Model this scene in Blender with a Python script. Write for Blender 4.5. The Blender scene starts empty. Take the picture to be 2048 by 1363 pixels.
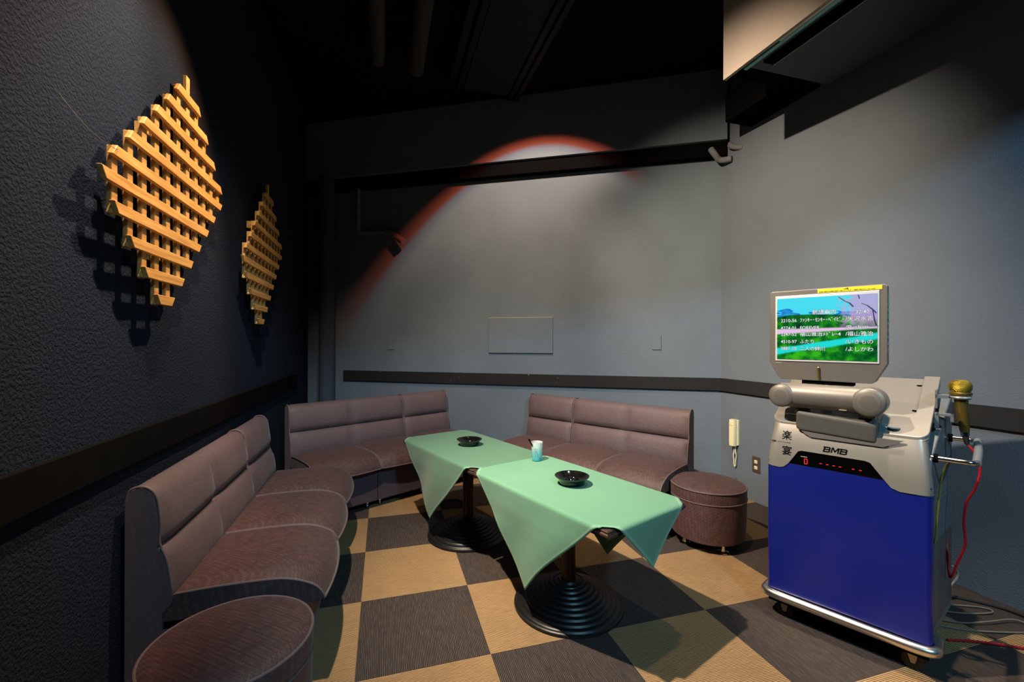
import bpy, math, random
from mathutils import Vector, Matrix
random.seed(5)
S = bpy.context.scene
COL = S.collection
PI = math.pi

# ------------------------------------------------------------------ camera
F_PX, YAW, PITCH, ROLL = 871.62, 0.2875, 0.0004, 0.0026
CAM = Vector((0.0948, -1.6488, 1.2166))
fw = Vector((math.sin(YAW), math.cos(YAW), 0)); rt = Vector((math.cos(YAW), -math.sin(YAW), 0)); up = Vector((0, 0, 1))
fw2 = fw*math.cos(PITCH) + up*math.sin(PITCH); up2 = up*math.cos(PITCH) - fw*math.sin(PITCH)
r3 = rt*math.cos(ROLL) + up2*math.sin(ROLL); u3 = up2*math.cos(ROLL) - rt*math.sin(ROLL)
cd = bpy.data.cameras.new('camera'); cam = bpy.data.objects.new('camera', cd); COL.objects.link(cam)
cd.sensor_fit = 'HORIZONTAL'; cd.sensor_width = 36; cd.lens = F_PX/2048*36; cd.clip_start = 0.02
m = Matrix((r3, u3, -fw2)).transposed().to_4x4(); m.translation = CAM
cam.matrix_world = m
S.camera = cam

# ------------------------------------------------------------------ world, exposure
S.view_settings.view_transform = 'Standard'; S.view_settings.look = 'None'
S.view_settings.exposure = 0.0; S.view_settings.gamma = 1.0; S.view_settings.use_curve_mapping = False
w = bpy.data.worlds.new('world'); S.world = w; w.use_nodes = True
w.node_tree.nodes['Background'].inputs[0].default_value = (0.55, 0.65, 1, 1)
w.node_tree.nodes['Background'].inputs[1].default_value = 0.0

# ------------------------------------------------------------------ lights
def spot(name, loc, target, power, color, angle, blend, radius=0.02, red=None, soft=None):
    d = bpy.data.lights.new(name, 'SPOT'); o = bpy.data.objects.new(name, d); COL.objects.link(o)
    d.energy = power; d.color = color; d.spot_size = math.radians(angle); d.spot_blend = blend; d.shadow_soft_size = radius
    o.location = loc
    o.rotation_euler = (Vector(target)-Vector(loc)).to_track_quat('-Z', 'Y').to_euler()
    if red:   # dichroic reflector lamp: red rim on the upper side of the beam, soft fade on the lower side
        d.use_nodes = True; nt = d.node_tree; em = nt.nodes['Emission']; N = nt.nodes.new; K = nt.links.new
        tc = N('ShaderNodeTexCoord'); sp = N('ShaderNodeSeparateXYZ'); K(tc.outputs['Normal'], sp.inputs[0])
        ab = N('ShaderNodeMath'); ab.operation = 'ABSOLUTE'; K(sp.outputs[2], ab.inputs[0])
        ac = N('ShaderNodeMath'); ac.operation = 'ARCCOSINE'; K(ab.outputs[0], ac.inputs[0])
        mp = N('ShaderNodeMath'); mp.operation = 'DIVIDE'; mp.inputs[1].default_value = math.radians(angle)/2; K(ac.outputs[0], mp.inputs[0])
        def ramp(stops):
            cr = N('ShaderNodeValToRGB'); K(mp.outputs[0], cr.inputs[0]); e = cr.color_ramp.elements
            e[0].position, e[0].color = stops[0]; e[1].position, e[1].color = stops[-1]
            for p_, c_ in stops[1:-1]:
                n_ = e.new(p_); n_.color = c_
            return cr.outputs[0]
        A = ramp([(0.0, red[0])]+red[1:]+[(1.0, (0, 0, 0, 1))])
        if soft:
            B = ramp([(0.0, red[0]), (.42, (.8, .71, .62, 1)), (.72, (.20, .18, .165, 1)), (.97, (0, 0, 0, 1))])
            mr = N('ShaderNodeMapRange'); mr.interpolation_type = 'SMOOTHSTEP'
            mr.inputs['From Min'].default_value = soft[0]; mr.inputs['From Max'].default_value = soft[1]; kx_ = N('ShaderNodeMath'); kx_.operation = 'MULTIPLY_ADD'; K(sp.outputs[0], kx_.inputs[0]); kx_.inputs[1].default_value = -.35; K(sp.outputs[1], kx_.inputs[2]); K(kx_.outputs[0], mr.inputs['Value'])
            mx = N('ShaderNodeMix'); mx.data_type = 'RGBA'; K(mr.outputs[0], mx.inputs[0]); K(B, mx.inputs[6]); K(A, mx.inputs[7])
            K(mx.outputs[2], em.inputs[0])
        else: K(A, em.inputs[0])
    return o
WARM = (1.0, 0.83, 0.64)
HEAD = (-0.18, -0.10, 3.0)
def toward(p, d, k=2.0): return (p[0]+d[0]*k, p[1]+d[1]*k, p[2]+d[2]*k)
L1 = spot('ceiling_spotlight', HEAD, (1.85, 0.08, 0), 625, WARM, 82, 1.0, 0.025)
L2 = spot('ceiling_spotlight', (1.37, -0.07, 2.95), (1.9, -.2, 0), 48, WARM, 80, 0.8, 0.03)
P3 = (.90, .90, 3.22)
L3 = spot('ceiling_spotlight', P3, toward(P3, (.26, .545, -.77)), 228, (1, .78, .62), 88, 0.06, 0.02,
          red=[(1, .9, .8, 1), (.82, (1, .88, .80, 1)), (.885, (.62, .55, .62, 1)), (.912, (.75, .14, .07, 1)), (.965, (.28, .04, .02, 1))], soft=(.12, .42))
L4 = spot('ceiling_spotlight', (-.10, -.60, 3.2), toward((-.10, -.60, 3.2), (-.62, -.1, -.45)), 230, WARM, 100, 0.25, 0.03)
L6 = spot('ceiling_spotlight', (-.18, -.33, 3.11), (2.83, .98, 1.70), 750, (1, .76, .53), 50, 1.0, 0.02)
P7 = (.22, .28, 3.0)
L7 = spot('ceiling_spotlight', P7, toward(P7, (-.93, -.05, -1.26)), 225, WARM, 58, 0.6, 0.02,
          red=[(1, .9, .8, 1), (.60, (1, .85, .7, 1)), (.86, (.85, .4, .2, 1)), (.98, (.28, .06, .02, 1))])
L8 = spot('ceiling_spotlight', HEAD, (.5, 1.8, .0), 290, WARM, 80, 1.0, 0.03)
L9 = spot('ceiling_spotlight', (1.86, -.50, 2.98), (2.10, -.45, 1.0), 260, WARM, 30, 0.6, 0.02)
# cool lamp in the entrance, behind the unseen ceiling drop
def area(name, loc, target, power, color, sx, sy):
    d = bpy.data.lights.new(name, 'AREA'); o = bpy.data.objects.new(name, d); COL.objects.link(o)
    d.shape = 'RECTANGLE'; d.size = sx; d.size_y = sy; d.energy = power; d.color = color; o.location = loc
    o.rotation_euler = (Vector(target)-Vector(loc)).to_track_quat('-Z', 'Y').to_euler()
    return o
L5 = area('entrance_light', (1.0, -3.6, 3.32), (1.0, 1.5, 0.9), 98, (.32, .70, .98), 0.35, 0.10)
S.cycles.diffuse_bounces = 1

# ------------------------------------------------------------------ materials
def srgb(r, g, b):
    f = lambda c: (c/255/12.92) if c/255 <= .04045 else ((c/255+.055)/1.055)**2.4
    return (f(r), f(g), f(b), 1)
class NT:
    def __init__(s, name):
        s.m = bpy.data.materials.new(name); s.m.use_nodes = True; s.t = s.m.node_tree
        s.b = s.t.nodes['Principled BSDF']; s.out = s.t.nodes['Material Output']
    def n(s, typ, **kw):
        x = s.t.nodes.new(typ)
        for k, v in kw.items():
            setattr(x, k, v)
        return x
    def l(s, a, b): s.t.links.new(a, b)
    def math(s, op, a, b=None):
        x = s.n('ShaderNodeMath', operation=op)
        for i, v in enumerate((a, b)):
            if v is None: continue
            if isinstance(v, (int, float)): x.inputs[i].default_value = v
            else: s.l(v, x.inputs[i])
        return x.outputs[0]
    def mix(s, f, a, b):
        x = s.n('ShaderNodeMix', data_type='RGBA')
        for sock, v in ((x.inputs[0], f), (x.inputs[6], a), (x.inputs[7], b)):
            if isinstance(v, (int, float)): sock.default_value = v
            elif isinstance(v, tuple): sock.default_value = v
            else: s.l(v, sock)
        return x.outputs[2]
    def coord(s, scale=(1, 1, 1), rot=(0, 0, 0), kind='Object'):
        tc = s.n('ShaderNodeTexCoord'); mp = s.n('ShaderNodeMapping')
        mp.inputs['Scale'].default_value = scale; mp.inputs['Rotation'].default_value = rot
        s.l(tc.outputs[kind], mp.inputs[0]); return mp.outputs[0]
    def noise(s, vec, scale, detail=3, rough=.5):
        x = s.n('ShaderNodeTexNoise'); x.inputs['Scale'].default_value = scale; x.inputs['Detail'].default_value = detail
        x.inputs['Roughness'].default_value = rough; s.l(vec, x.inputs['Vector']); return x.outputs[0]
    def ramp(s, fac, stops):
        x = s.n('ShaderNodeValToRGB'); s.l(fac, x.inputs[0]); e = x.color_ramp.elements
        e[0].position, e[0].color = stops[0]; e[1].position, e[1].color = stops[-1]
        for p_, c_ in stops[1:-1]:
            k = e.new(p_); k.color = c_
        return x.outputs[0]
    def bump(s, h, strength, dist=.002):
        x = s.n('ShaderNodeBump'); x.inputs['Strength'].default_value = strength; x.inputs['Distance'].default_value = dist
        s.l(h, x.inputs['Height']); s.l(x.outputs[0], s.b.inputs['Normal'])
    def set(s, **kw):
        for k, v in kw.items():
            k = k.replace('_', ' ')
            if isinstance(v, (int, float, tuple)): s.b.inputs[k].default_value = v
            else: s.l(v, s.b.inputs[k])
        return s
def plain(name, col, rough=.5, metal=0, var=.12, nscale=30, bump=0, **kw):
    M = NT(name); v = M.coord(); nz = M.noise(v, nscale)
    dark = tuple(c*(1-var) for c in col[:3])+(1,); lite = tuple(min(1, c*(1+var)) for c in col[:3])+(1,)
    M.set(Base_Color=M.mix(nz, dark, lite), Roughness=rough, Metallic=metal, **kw)
    if bump: M.bump(nz, bump, .003)
    return M.m

def stucco(name, col, grain=75, strength=.9, dist=.006):
    M = NT(name); v = M.coord()
    n1 = M.noise(v, grain, 3, .6); n2 = M.noise(v, 2.2, 4, .55)
    c = M.mix(n2, tuple(x*.82 for x in col[:3])+(1,), tuple(x*1.15 for x in col[:3])+(1,))
    h = M.ramp(n1, [(.38, (0, 0, 0, 1)), (.62, (1, 1, 1, 1))])
    M.set(Base_Color=c, Roughness=.95); M.bump(h, strength, dist); M.b.inputs['Specular IOR Level'].default_value = .12
    return M.m
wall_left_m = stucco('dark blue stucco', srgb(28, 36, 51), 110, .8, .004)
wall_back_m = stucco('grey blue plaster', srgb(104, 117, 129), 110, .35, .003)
wall_right_m = stucco('grey blue stucco', srgb(103, 113, 125), 170, .45, .003)
ceil_m = stucco('black ceiling', srgb(15, 15, 16), 60, .3, .004)
trim_m = plain('charcoal trim paint', srgb(20, 20, 21), .9, 0, .15, 12, Specular_IOR_Level=.0)
M = NT('chipped charcoal trim'); v = M.coord()
chip = M.noise(v, 34, 2); chip = M.ramp(chip, [(.735, (0, 0, 0, 1)), (.745, (1, 1, 1, 1))])
M.set(Base_Color=M.mix(chip, srgb(33, 33, 35), srgb(170, 165, 155)), Roughness=.7); M.b.inputs['Specular IOR Level'].default_value = .2; trim_chip_m = M.m
black_m = plain('black paint', srgb(13, 13, 14), .9, Specular_IOR_Level=.0)

# carpet tiles
M = NT('checkerboard ribbed carpet tiles')
tc = M.n('ShaderNodeTexCoord'); sp = M.n('ShaderNodeSeparateXYZ'); M.l(tc.outputs['Object'], sp.inputs[0])
X, Y = sp.outputs[0], sp.outputs[1]
fx = M.math('FLOOR', M.math('DIVIDE', X, .5)); fy = M.math('FLOOR', M.math('DIVIDE', Y, .5))
par = M.math('PINGPONG', M.math('ADD', fx, fy), 1.0)        # 0 dark, 1 tan
def stripes(c, pitch):
    return M.math('PINGPONG', M.math('DIVIDE', c, pitch/2), 1.0)
nzv = M.coord(scale=(18, 260, 1)); nzv2 = M.coord(scale=(260, 18, 1))
st_t = stripes(Y, .0064); st_d = stripes(X, .0066)
nt_ = M.noise(nzv, 1, 2); nd_ = M.noise(nzv2, 1, 2)
tan_f = M.math('MULTIPLY', st_t, M.math('ADD', nt_, .45))
tan = M.ramp(tan_f, [(.12, srgb(78, 56, 40)), (.5, srgb(168, 133, 92)), (.95, srgb(198, 164, 118))])
drk_f = M.math('MULTIPLY', st_d, M.math('ADD', nd_, .4))
drk = M.ramp(drk_f, [(.2, srgb(38, 36, 40)), (.7, srgb(74, 66, 62)), (.98, srgb(120, 104, 86))])
colr = M.mix(par, drk, tan)
big = M.noise(M.coord(), 5, 3)
colr = M.mix(M.math('MULTIPLY', big, .35), colr, srgb(70, 58, 48))
hgt = M.math('ADD', M.math('MULTIPLY', par, st_t), M.math('MULTIPLY', M.math('SUBTRACT', 1.0, par), st_d))
M.set(Base_Color=colr, Roughness=.95); M.bump(hgt, .5, .002)
M.b.inputs['Specular IOR Level'].default_value = .1
carpet_m = M.m

# upholstery
def fabric(name, c1, c2, c3, scale=95, rough=.62):
    M = NT(name); v = M.coord(rot=(.6, .5, .785))
    ck = M.n('ShaderNodeTexChecker'); ck.inputs['Scale'].default_value = scale; M.l(v, ck.inputs[0])
    ck.inputs[1].default_value = (1, 1, 1, 1); ck.inputs[2].default_value = (0, 0, 0, 1)
    n1 = M.noise(v, 38, 3, .6); n2 = M.noise(v, 9, 3)
    f = M.math('MULTIPLY', ck.outputs[1], M.ramp(n1, [(.35, (.15, .15, .15, 1)), (.62, (1, 1, 1, 1))]))
    c = M.mix(f, c1, c2); c = M.mix(M.math('MULTIPLY', n2, .45), c, c3)
    M.set(Base_Color=c, Roughness=rough); M.bump(f, .35, .0015)
    M.b.inputs['Sheen Weight'].default_value = .08; M.b.inputs['Sheen Roughness'].default_value = .4
    return M.m
seat_m = fabric('woven maroon brown seat fabric', srgb(60, 43, 43), srgb(100, 74, 70), srgb(78, 50, 50), 165)
back_m = fabric('plum grey back fabric', srgb(88, 74, 79), srgb(104, 88, 90), srgb(86, 70, 75), 190)
base_m = fabric('dark plum base fabric', srgb(70, 58, 66), srgb(82, 68, 74), srgb(66, 54, 62), 120)
stool_side_m = fabric('rust brown stool fabric', srgb(72, 48, 48), srgb(100, 70, 66), srgb(72, 48, 50), 80)
pipe_m = plain('plum piping', srgb(100, 86, 86), .6)
chrome_m = plain('chrome', (.8, .8, .8, 1), .15, 1, .03)
iron_m = plain('black cast iron', srgb(18, 17, 17), .40, .0, .2, 60, .15)
bronze_m = plain('dark bronze column', srgb(50, 38, 32), .38, .7, .2, 20)
edge_m = plain('bronze moulded table edge', srgb(104, 84, 72), .35, .6, .15)
tabletop_m = plain('dark table top', srgb(58, 42, 36), .5)
glaze_m = plain('black glazed ashtray', srgb(14, 13, 14), .12, 0, .1, Coat_Weight=.5)

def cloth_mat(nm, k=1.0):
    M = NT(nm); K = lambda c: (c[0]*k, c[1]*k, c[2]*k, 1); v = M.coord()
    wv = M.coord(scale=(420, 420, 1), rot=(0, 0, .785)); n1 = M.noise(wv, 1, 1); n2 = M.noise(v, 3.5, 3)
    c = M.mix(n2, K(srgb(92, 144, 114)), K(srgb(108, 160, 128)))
    at = M.n('ShaderNodeAttribute', attribute_name='hem'); hem = at.outputs['Fac']
    c = M.mix(M.math('MULTIPLY', hem, .5), c, srgb(150, 195, 160))
    tl = M.n('ShaderNodeBsdfTranslucent'); tl.inputs[0].default_value = srgb(90, 140, 112)
    M.set(Base_Color=c, Roughness=.85); M.bump(n1, .12, .001)
    M.b.inputs['Sheen Weight'].default_value = .2
    mx = M.n('ShaderNodeMixShader'); mx.inputs[0].default_value = .06
    M.l(M.b.outputs[0], mx.inputs[1]); M.l(tl.outputs[0], mx.inputs[2]); M.l(mx.outputs[0], M.out.inputs[0])
    return M.m
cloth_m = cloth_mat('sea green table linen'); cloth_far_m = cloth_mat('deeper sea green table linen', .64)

def wood(name):
    M = NT(name); v = M.coord(scale=(8, 8, 8)); 
    n = M.noise(M.coord(scale=(60, 3, 60)), 1.5, 4, .6); n2 = M.noise(v, 1, 2)
    c = M.ramp(n, [(.3, srgb(176, 122, 60)), (.55, srgb(214, 160, 88)), (.8, srgb(228, 184, 112))])
    c = M.mix(M.math('MULTIPLY', n2, .3), c, srgb(176, 116, 54))
    M.set(Base_Color=c, Roughness=.5); M.bump(n, .08, .001); return M.m
wood_m = wood('golden pine slats')
monsilver_m = plain('warm grey silver plastic', srgb(112, 106, 100), .4, .35, .03, 300)
silver_m = plain('champagne silver plastic', srgb(150, 144, 136), .38, .35, .03, 300)
grille_m = NT('perforated silver grille')
vv = grille_m.coord(scale=(1, 1, 1)); vo = grille_m.n('ShaderNodeTexVoronoi'); vo.inputs['Scale'].default_value = 300; vo.inputs['Randomness'].default_value = 0; grille_m.l(vv, vo.inputs['Vector'])
grille_m.set(Base_Color=grille_m.ramp(vo.outputs['Distance'], [(.2, srgb(90, 85, 80)), (.5, srgb(116, 110, 102))]), Roughness=.45, Metallic=.3); grille_m = grille_m.m
dkgrey_m = plain('dark grey plastic', srgb(84, 82, 76), .45, .2)
blue_m = plain('royal blue lacquer', srgb(13, 28, 118), .34, .0, .04, 200, Coat_Weight=.1)
glassblk_m = plain('gloss black display', srgb(6, 6, 7), .08)
sidegrey_m = plain('blue grey side panel', srgb(112, 118, 124), .42, .4, .05)
perf = NT('perforated grey side panel')
sc = perf.coord(); spx = perf.n('ShaderNodeTexVoronoi'); spx.inputs['Scale'].default_value = 60; spx.inputs['Randomness'].default_value = 0; perf.l(sc, spx.inputs['Vector'])
perf.set(Base_Color=perf.ramp(spx.outputs['Distance'], [(.2, srgb(20, 20, 20)), (.3, srgb(96, 98, 98))]), Roughness=.5, Metallic=.4); perf_m = perf.m
ink_m = plain('black ink', srgb(5, 5, 5), .9, Specular_IOR_Level=.05)
yellow_m = plain('yellow sticker', srgb(222, 205, 30), .5, 0, .03)
gold_m = NT('gold wire mesh'); vg = gold_m.coord(); wg = gold_m.n('ShaderNodeTexWave'); wg.inputs['Scale'].default_value = 120; wg.bands_direction = 'Z'; gold_m.l(vg, wg.inputs[0])
wg2 = gold_m.n('ShaderNodeTexWave'); wg2.inputs['Scale'].default_value = 120; wg2.bands_direction = 'DIAGONAL'; gold_m.l(vg, wg2.inputs[0])
gf = gold_m.math('MULTIPLY', wg.outputs[1], wg2.outputs[1])
gold_m.set(Base_Color=gold_m.ramp(gf, [(.1, srgb(90, 70, 12)), (.5, srgb(226, 196, 70))]), Metallic=.8, Roughness=.3); gold_m.bump(gf, .8, .002); gold_m = gold_m.m
brass_m = plain('brass body', srgb(150, 124, 60), .3, .8)
red_m = plain('red cable', srgb(170, 14, 30), .45)
white_m = plain('white cable', srgb(116, 112, 100), .5)
yel_m = plain('yellow cable', srgb(120, 110, 34), .5)
cream_m = plain('cream plastic', srgb(226, 220, 180), .4, 0, .04)
brown_m = plain('brown metal plate', srgb(92, 82, 72), .4, .4)
caster_m = plain('galvanised caster bracket', srgb(160, 152, 138), .4, .6)
rubber_m = plain('black rubber', srgb(18, 18, 18), .6)
pipe_paint_m = stucco('painted insulated pipe', srgb(112, 114, 120), 60, .3, .003)
ceil_pipe_m = stucco('grey lagged ceiling pipe', srgb(62, 60, 60), 60, .3, .003)
ac_m = stucco('painted board', srgb(168, 158, 150), 90, .3, .002)
ac_body_m = plain('grey green air conditioner body', srgb(24, 44, 50), .5)
def emit(name, col, st):
    M = NT(name); M.b.inputs['Base Color'].default_value = (0, 0, 0, 1)
    M.b.inputs['Emission Color'].default_value = col; M.b.inputs['Emission Strength'].default_value = st
    return M.m
led_m = emit('red display segment', (1, .02, .02, 1), 1.6)
scrtext_m = emit('white screen lettering', srgb(235, 240, 245), .95)
scrout_m = emit('dark screen outline', srgb(20, 30, 50), 1.0)

# screen picture: sky, hills, stream and blossom, as the display gives it off
M = NT('lit landscape screen')
tc = M.n('ShaderNodeTexCoord'); sp = M.n('ShaderNodeSeparateXYZ'); M.l(tc.outputs['Object'], sp.inputs[0])
U = M.math('DIVIDE', sp.outputs[0], .349); V = M.math('DIVIDE', sp.outputs[2], .268)   # 0..1 over the picture
nl = M.noise(M.coord(scale=(8, 1, 30)), 1.0, 3); ns = M.noise(M.coord(scale=(1, 1, 1)), 22, 4); nm = M.noise(M.coord(), 60, 3)
sky = M.ramp(M.math('ADD', V, M.math('MULTIPLY', nl, .5)), [(.85, srgb(60, 220, 225)), (1.02, srgb(20, 185, 225)), (1.14, srgb(70, 215, 235)), (1.3, srgb(15, 105, 200))])
pinkf = M.ramp(M.math('ADD', M.math('MULTIPLY', M.math('SUBTRACT', U, .66), 1.5), M.math('MULTIPLY', nm, .9)), [(.45, (0, 0, 0, 1)), (.62, (1, 1, 1, 1))])
pinkf = M.math('MULTIPLY', pinkf, M.ramp(V, [(.46, (0, 0, 0, 1)), (.62, (1, 1, 1, 1))]))

hillf = M.math('ADD', V, M.math('MULTIPLY', M.math('SUBTRACT', nl, .5), .06))
hillf = M.math('ADD', hillf, M.math('MULTIPLY', M.math('MULTIPLY', M.math('SUBTRACT', U, .35), M.math('SUBTRACT', U, .35)), .25))
grass = M.ramp(M.math('ADD', ns, M.math('MULTIPLY', M.math('SUBTRACT', .5, V), .15)), [(.36, srgb(0, 52, 30)), (.52, srgb(8, 110, 28)), (.68, srgb(50, 175, 25))])
pic = M.mix(M.ramp(hillf, [(.72, (0, 0, 0, 1)), (.74, (1, 1, 1, 1))]), grass, sky)
pic = M.mix(M.math('MULTIPLY', pinkf, .75), pic, srgb(190, 150, 205))
b1 = M.math('ABSOLUTE', M.math('SUBTRACT', V, M.math('ADD', .45, M.math('MULTIPLY', U, .05))))      # far bank
pic = M.mix(M.ramp(M.math('ADD', b1, M.math('MULTIPLY', U, .03)), [(.03, (1, 1, 1, 1)), (.05, (0, 0, 0, 1))]), pic, srgb(225, 190, 225))
b2 = M.math('ABSOLUTE', M.math('SUBTRACT', V, M.math('ADD', .12, M.math('MULTIPLY', U, .25))))      # stream
b2 = M.math('ADD', b2, M.math('MULTIPLY', M.math('SUBTRACT', nl, .5), .06))
pic = M.mix(M.ramp(b2, [(.035, (1, 1, 1, 1)), (.06, (0, 0, 0, 1))]), pic, srgb(30, 215, 210))
M.b.inputs['Base Color'].default_value = (0, 0, 0, 1); M.b.inputs['Roughness'].default_value = .2
M.l(pic, M.b.inputs['Emission Color']); M.b.inputs['Emission Strength'].default_value = 1.05
screen_m = M.m

# cup
M = NT('frosted plastic cup, white to aqua'); sp = M.n('ShaderNodeSeparateXYZ'); tc = M.n('ShaderNodeTexCoord'); M.l(tc.outputs['Object'], sp.inputs[0])
cc = M.ramp(M.math('DIVIDE', sp.outputs[2], .092), [(0, srgb(70, 190, 200)), (.45, srgb(150, 215, 220)), (.8, srgb(240, 240, 238))])
tr = M.n('ShaderNodeBsdfTransparent'); tr.inputs[0].default_value = (.85, .97, 1, 1)
mx = M.n('ShaderNodeMixShader'); mx.inputs[0].default_value = .5
M.set(Base_Color=cc, Roughness=.35); M.l(M.b.outputs[0], mx.inputs[1]); M.l(tr.outputs[0], mx.inputs[2]); M.l(mx.outputs[0], M.out.inputs[0])
cup_m = M.m

# ------------------------------------------------------------------ mesh helpers
class MB:
    def __init__(s): s.v = []; s.f = []
    def add(s, vs, fs):
        k = len(s.v); s.v += [tuple(x) for x in vs]; s.f += [tuple(i+k for i in f) for f in fs]; return s
    def box(s, x0, y0, z0, x1, y1, z1):
        return s.add([(x0, y0, z0), (x1, y0, z0), (x1, y1, z0), (x0, y1, z0), (x0, y0, z1), (x1, y0, z1), (x1, y1, z1), (x0, y1, z1)],
                     [(0, 3, 2, 1), (4, 5, 6, 7), (0, 1, 5, 4), (1, 2, 6, 5), (2, 3, 7, 6), (3, 0, 4, 7)])
    def quadbox(s, pts, z0, z1):
        n = len(pts)
        return s.add([(x, y, z0) for x, y in pts]+[(x, y, z1) for x, y in pts],
                     [tuple(range(n-1, -1, -1)), tuple(range(n, 2*n))]+[(i, (i+1) % n, (i+1) % n+n, i+n) for i in range(n)])
    def plate(s, pts, y0, y1):      # outline in x,z, thickness along y
        n = len(pts)
        return s.add([(x, y0, z) for x, z in pts]+[(x, y1, z) for x, z in pts],
                     [tuple(range(n)), tuple(range(2*n-1, n-1, -1))]+[((i+1) % n, i, i+n, (i+1) % n+n) for i in range(n)])
    def lathe(s, prof, cx=0, cy=0, n=48, z=0, cap=False):
        k = len(prof); vs = []; fs = []
        for i in range(n):
            a = 2*PI*i/n
            for r, h in prof: vs.append((cx+r*math.cos(a), cy+r*math.sin(a), z+h))
        for i in range(n):
            j = (i+1) % n
            for q in range(k-1): fs.append((i*k+q, j*k+q, j*k+q+1, i*k+q+1))
        return s.add(vs, fs)
    def tube(s, path, r, n=10, closed=False, cap=True):
        P = [Vector(p) for p in path]; m = len(P); vs = []; prev = None
        for i, p in enumerate(P):
            if closed: t = P[(i+1) % m]-P[i-1]
            else: t = P[min(i+1, m-1)]-P[max(i-1, 0)]
            t.normalize()
            if prev is None:
                a = Vector((0, 0, 1)) if abs(t.z) < .9 else Vector((1, 0, 0)); u = t.cross(a).normalized()
            else:
                u = (prev-t*prev.dot(t)).normalized()
            prev = u; w_ = t.cross(u)
            rr = r[i] if isinstance(r, (list, tuple)) else r
            for q in range(n):
                a = 2*PI*q/n; vs.append(p+u*rr*math.cos(a)+w_*rr*math.sin(a))
        fs = []
        for i in range(m if closed else m-1):
            j = (i+1) % m
            for q in range(n): fs.append((i*n+q, i*n+(q+1) % n, j*n+(q+1) % n, j*n+q))
        if cap and not closed: fs += [tuple(range(n-1, -1, -1)), tuple(range((m-1)*n, m*n))]
        return s.add(vs, fs)
    def loft(s, rings, caps=True):
        k = len(rings[0]); vs = [p for r in rings for p in r]; fs = []
        for i in range(len(rings)-1):
            for q in range(k): fs.append((i*k+q, i*k+(q+1) % k, (i+1)*k+(q+1) % k, (i+1)*k+q))
        if caps: fs += [tuple(range(k-1, -1, -1)), tuple(range((len(rings)-1)*k, len(rings)*k))]
        return s.add(vs, fs)
def smooth_path(pts, n=8, closed=False):
    P = [Vector(p) for p in pts]; out = []; m = len(P)
    rng = range(m) if closed else range(m-1)
    for i in rng:
        p0 = P[i-1] if (closed or i > 0) else P[0]; p1 = P[i]; p2 = P[(i+1) % m]; p3 = P[(i+2) % m] if (closed or i+2 < m) else P[-1]
        for k in range(n):
            t = k/n
            out.append(.5*((2*p1)+(-p0+p2)*t+(2*p0-5*p1+4*p2-p3)*t*t+(-p0+3*p1-3*p2+p3)*t**3))
    if not closed: out.append(P[-1])
    return out
def obj(name, mb, mat, parent=None, smooth=False, bevel=0, seg=2, angle=35):
    me = bpy.data.meshes.new(name); me.from_pydata(mb.v, [], mb.f); me.update()
    import bmesh
    bm = bmesh.new(); bm.from_mesh(me); bmesh.ops.recalc_face_normals(bm, faces=bm.faces); bm.to_mesh(me); bm.free()
    me.materials.append(mat)
    o = bpy.data.objects.new(name, me); COL.objects.link(o)
    if parent: o.parent = parent
    if smooth:
        me.shade_smooth(); me.set_sharp_from_angle(angle=math.radians(angle))
    if bevel:
        b = o.modifiers.new('bevel', 'BEVEL'); b.width = bevel; b.segments = seg; b.limit_method = 'ANGLE'; b.angle_limit = math.radians(40)
    return o
def thing(name, label, cat, loc=(0, 0, 0), rz=0, group=None):
    o = bpy.data.objects.new(name, None); COL.objects.link(o); o.location = loc; o.rotation_euler = (0, 0, rz)
    o.empty_display_size = .05
    o['label'] = label; o['category'] = cat
    if group: o['group'] = group
    return o
def tag(o, label, cat, group=None):
    o['label'] = label; o['category'] = cat
    if group: o['group'] = group
    return o
def struct(name, mb, mat, **kw):
    o = obj(name, mb, mat, **kw); o['kind'] = 'structure'; return o
def dup(root, loc, rz, label, group=None):
    def cp(o, par):
        c = o.copy(); COL.objects.link(c)
        if par: c.parent = par
        for ch in list(o.children): cp(ch, c)
        return c
    r = cp(root, None); r.location = loc; r.rotation_euler = (0, 0, rz); r['label'] = label
    if group: r['group'] = group
    return r

# ------------------------------------------------------------------ room
xl = lambda y: -.7148+.0151*y
xr = lambda y: 2.8557-.0465*y
yb = lambda x: 2.9679-.585*x
CZ = 3.42
YB = -4.6
cBL = (-.664, yb(-.664)); cBR = (2.793, yb(2.793))
struct('floor', MB().quadbox([(-1.2, YB-.2), (3.4, YB-.2), (3.4, 1.2), (-.6, 3.8), (-1.2, 3.8)], -.05, 0), carpet_m)
struct('ceiling', MB().quadbox([(-1.2, YB-.2), (3.5, YB-.2), (3.5, 1.4), (-.6, 4), (-1.2, 4)], CZ, CZ+.05), ceil_m)
def wall(name, p, q, out, mat, z0=0, z1=CZ, th=.1):
    p = Vector(p); q = Vector(q); o = Vector(out).normalized()*th
    return struct(name, MB().quadbox([tuple(p), tuple(q), tuple(q+o), tuple(p+o)], z0, z1), mat)
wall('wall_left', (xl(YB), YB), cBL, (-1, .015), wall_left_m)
wall('wall_back', cBL, cBR, (.505, .863), wall_back_m)
wall('wall_right', cBR, (xr(YB), YB), (1, .046), wall_right_m)
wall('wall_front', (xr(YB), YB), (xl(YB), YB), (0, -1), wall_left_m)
# unseen ceiling drop behind the camera, placed to cut off the cool light above
struct('ceiling', MB().box(-.9, -2.37, 2.89, 3.2, -2.30, CZ), ceil_m)
struct('wall_front', MB().box(-.9, -2.37, 0, .42, -2.30, 2.89), wall_left_m)  # unseen partition added to block the cool light from the near left
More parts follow.
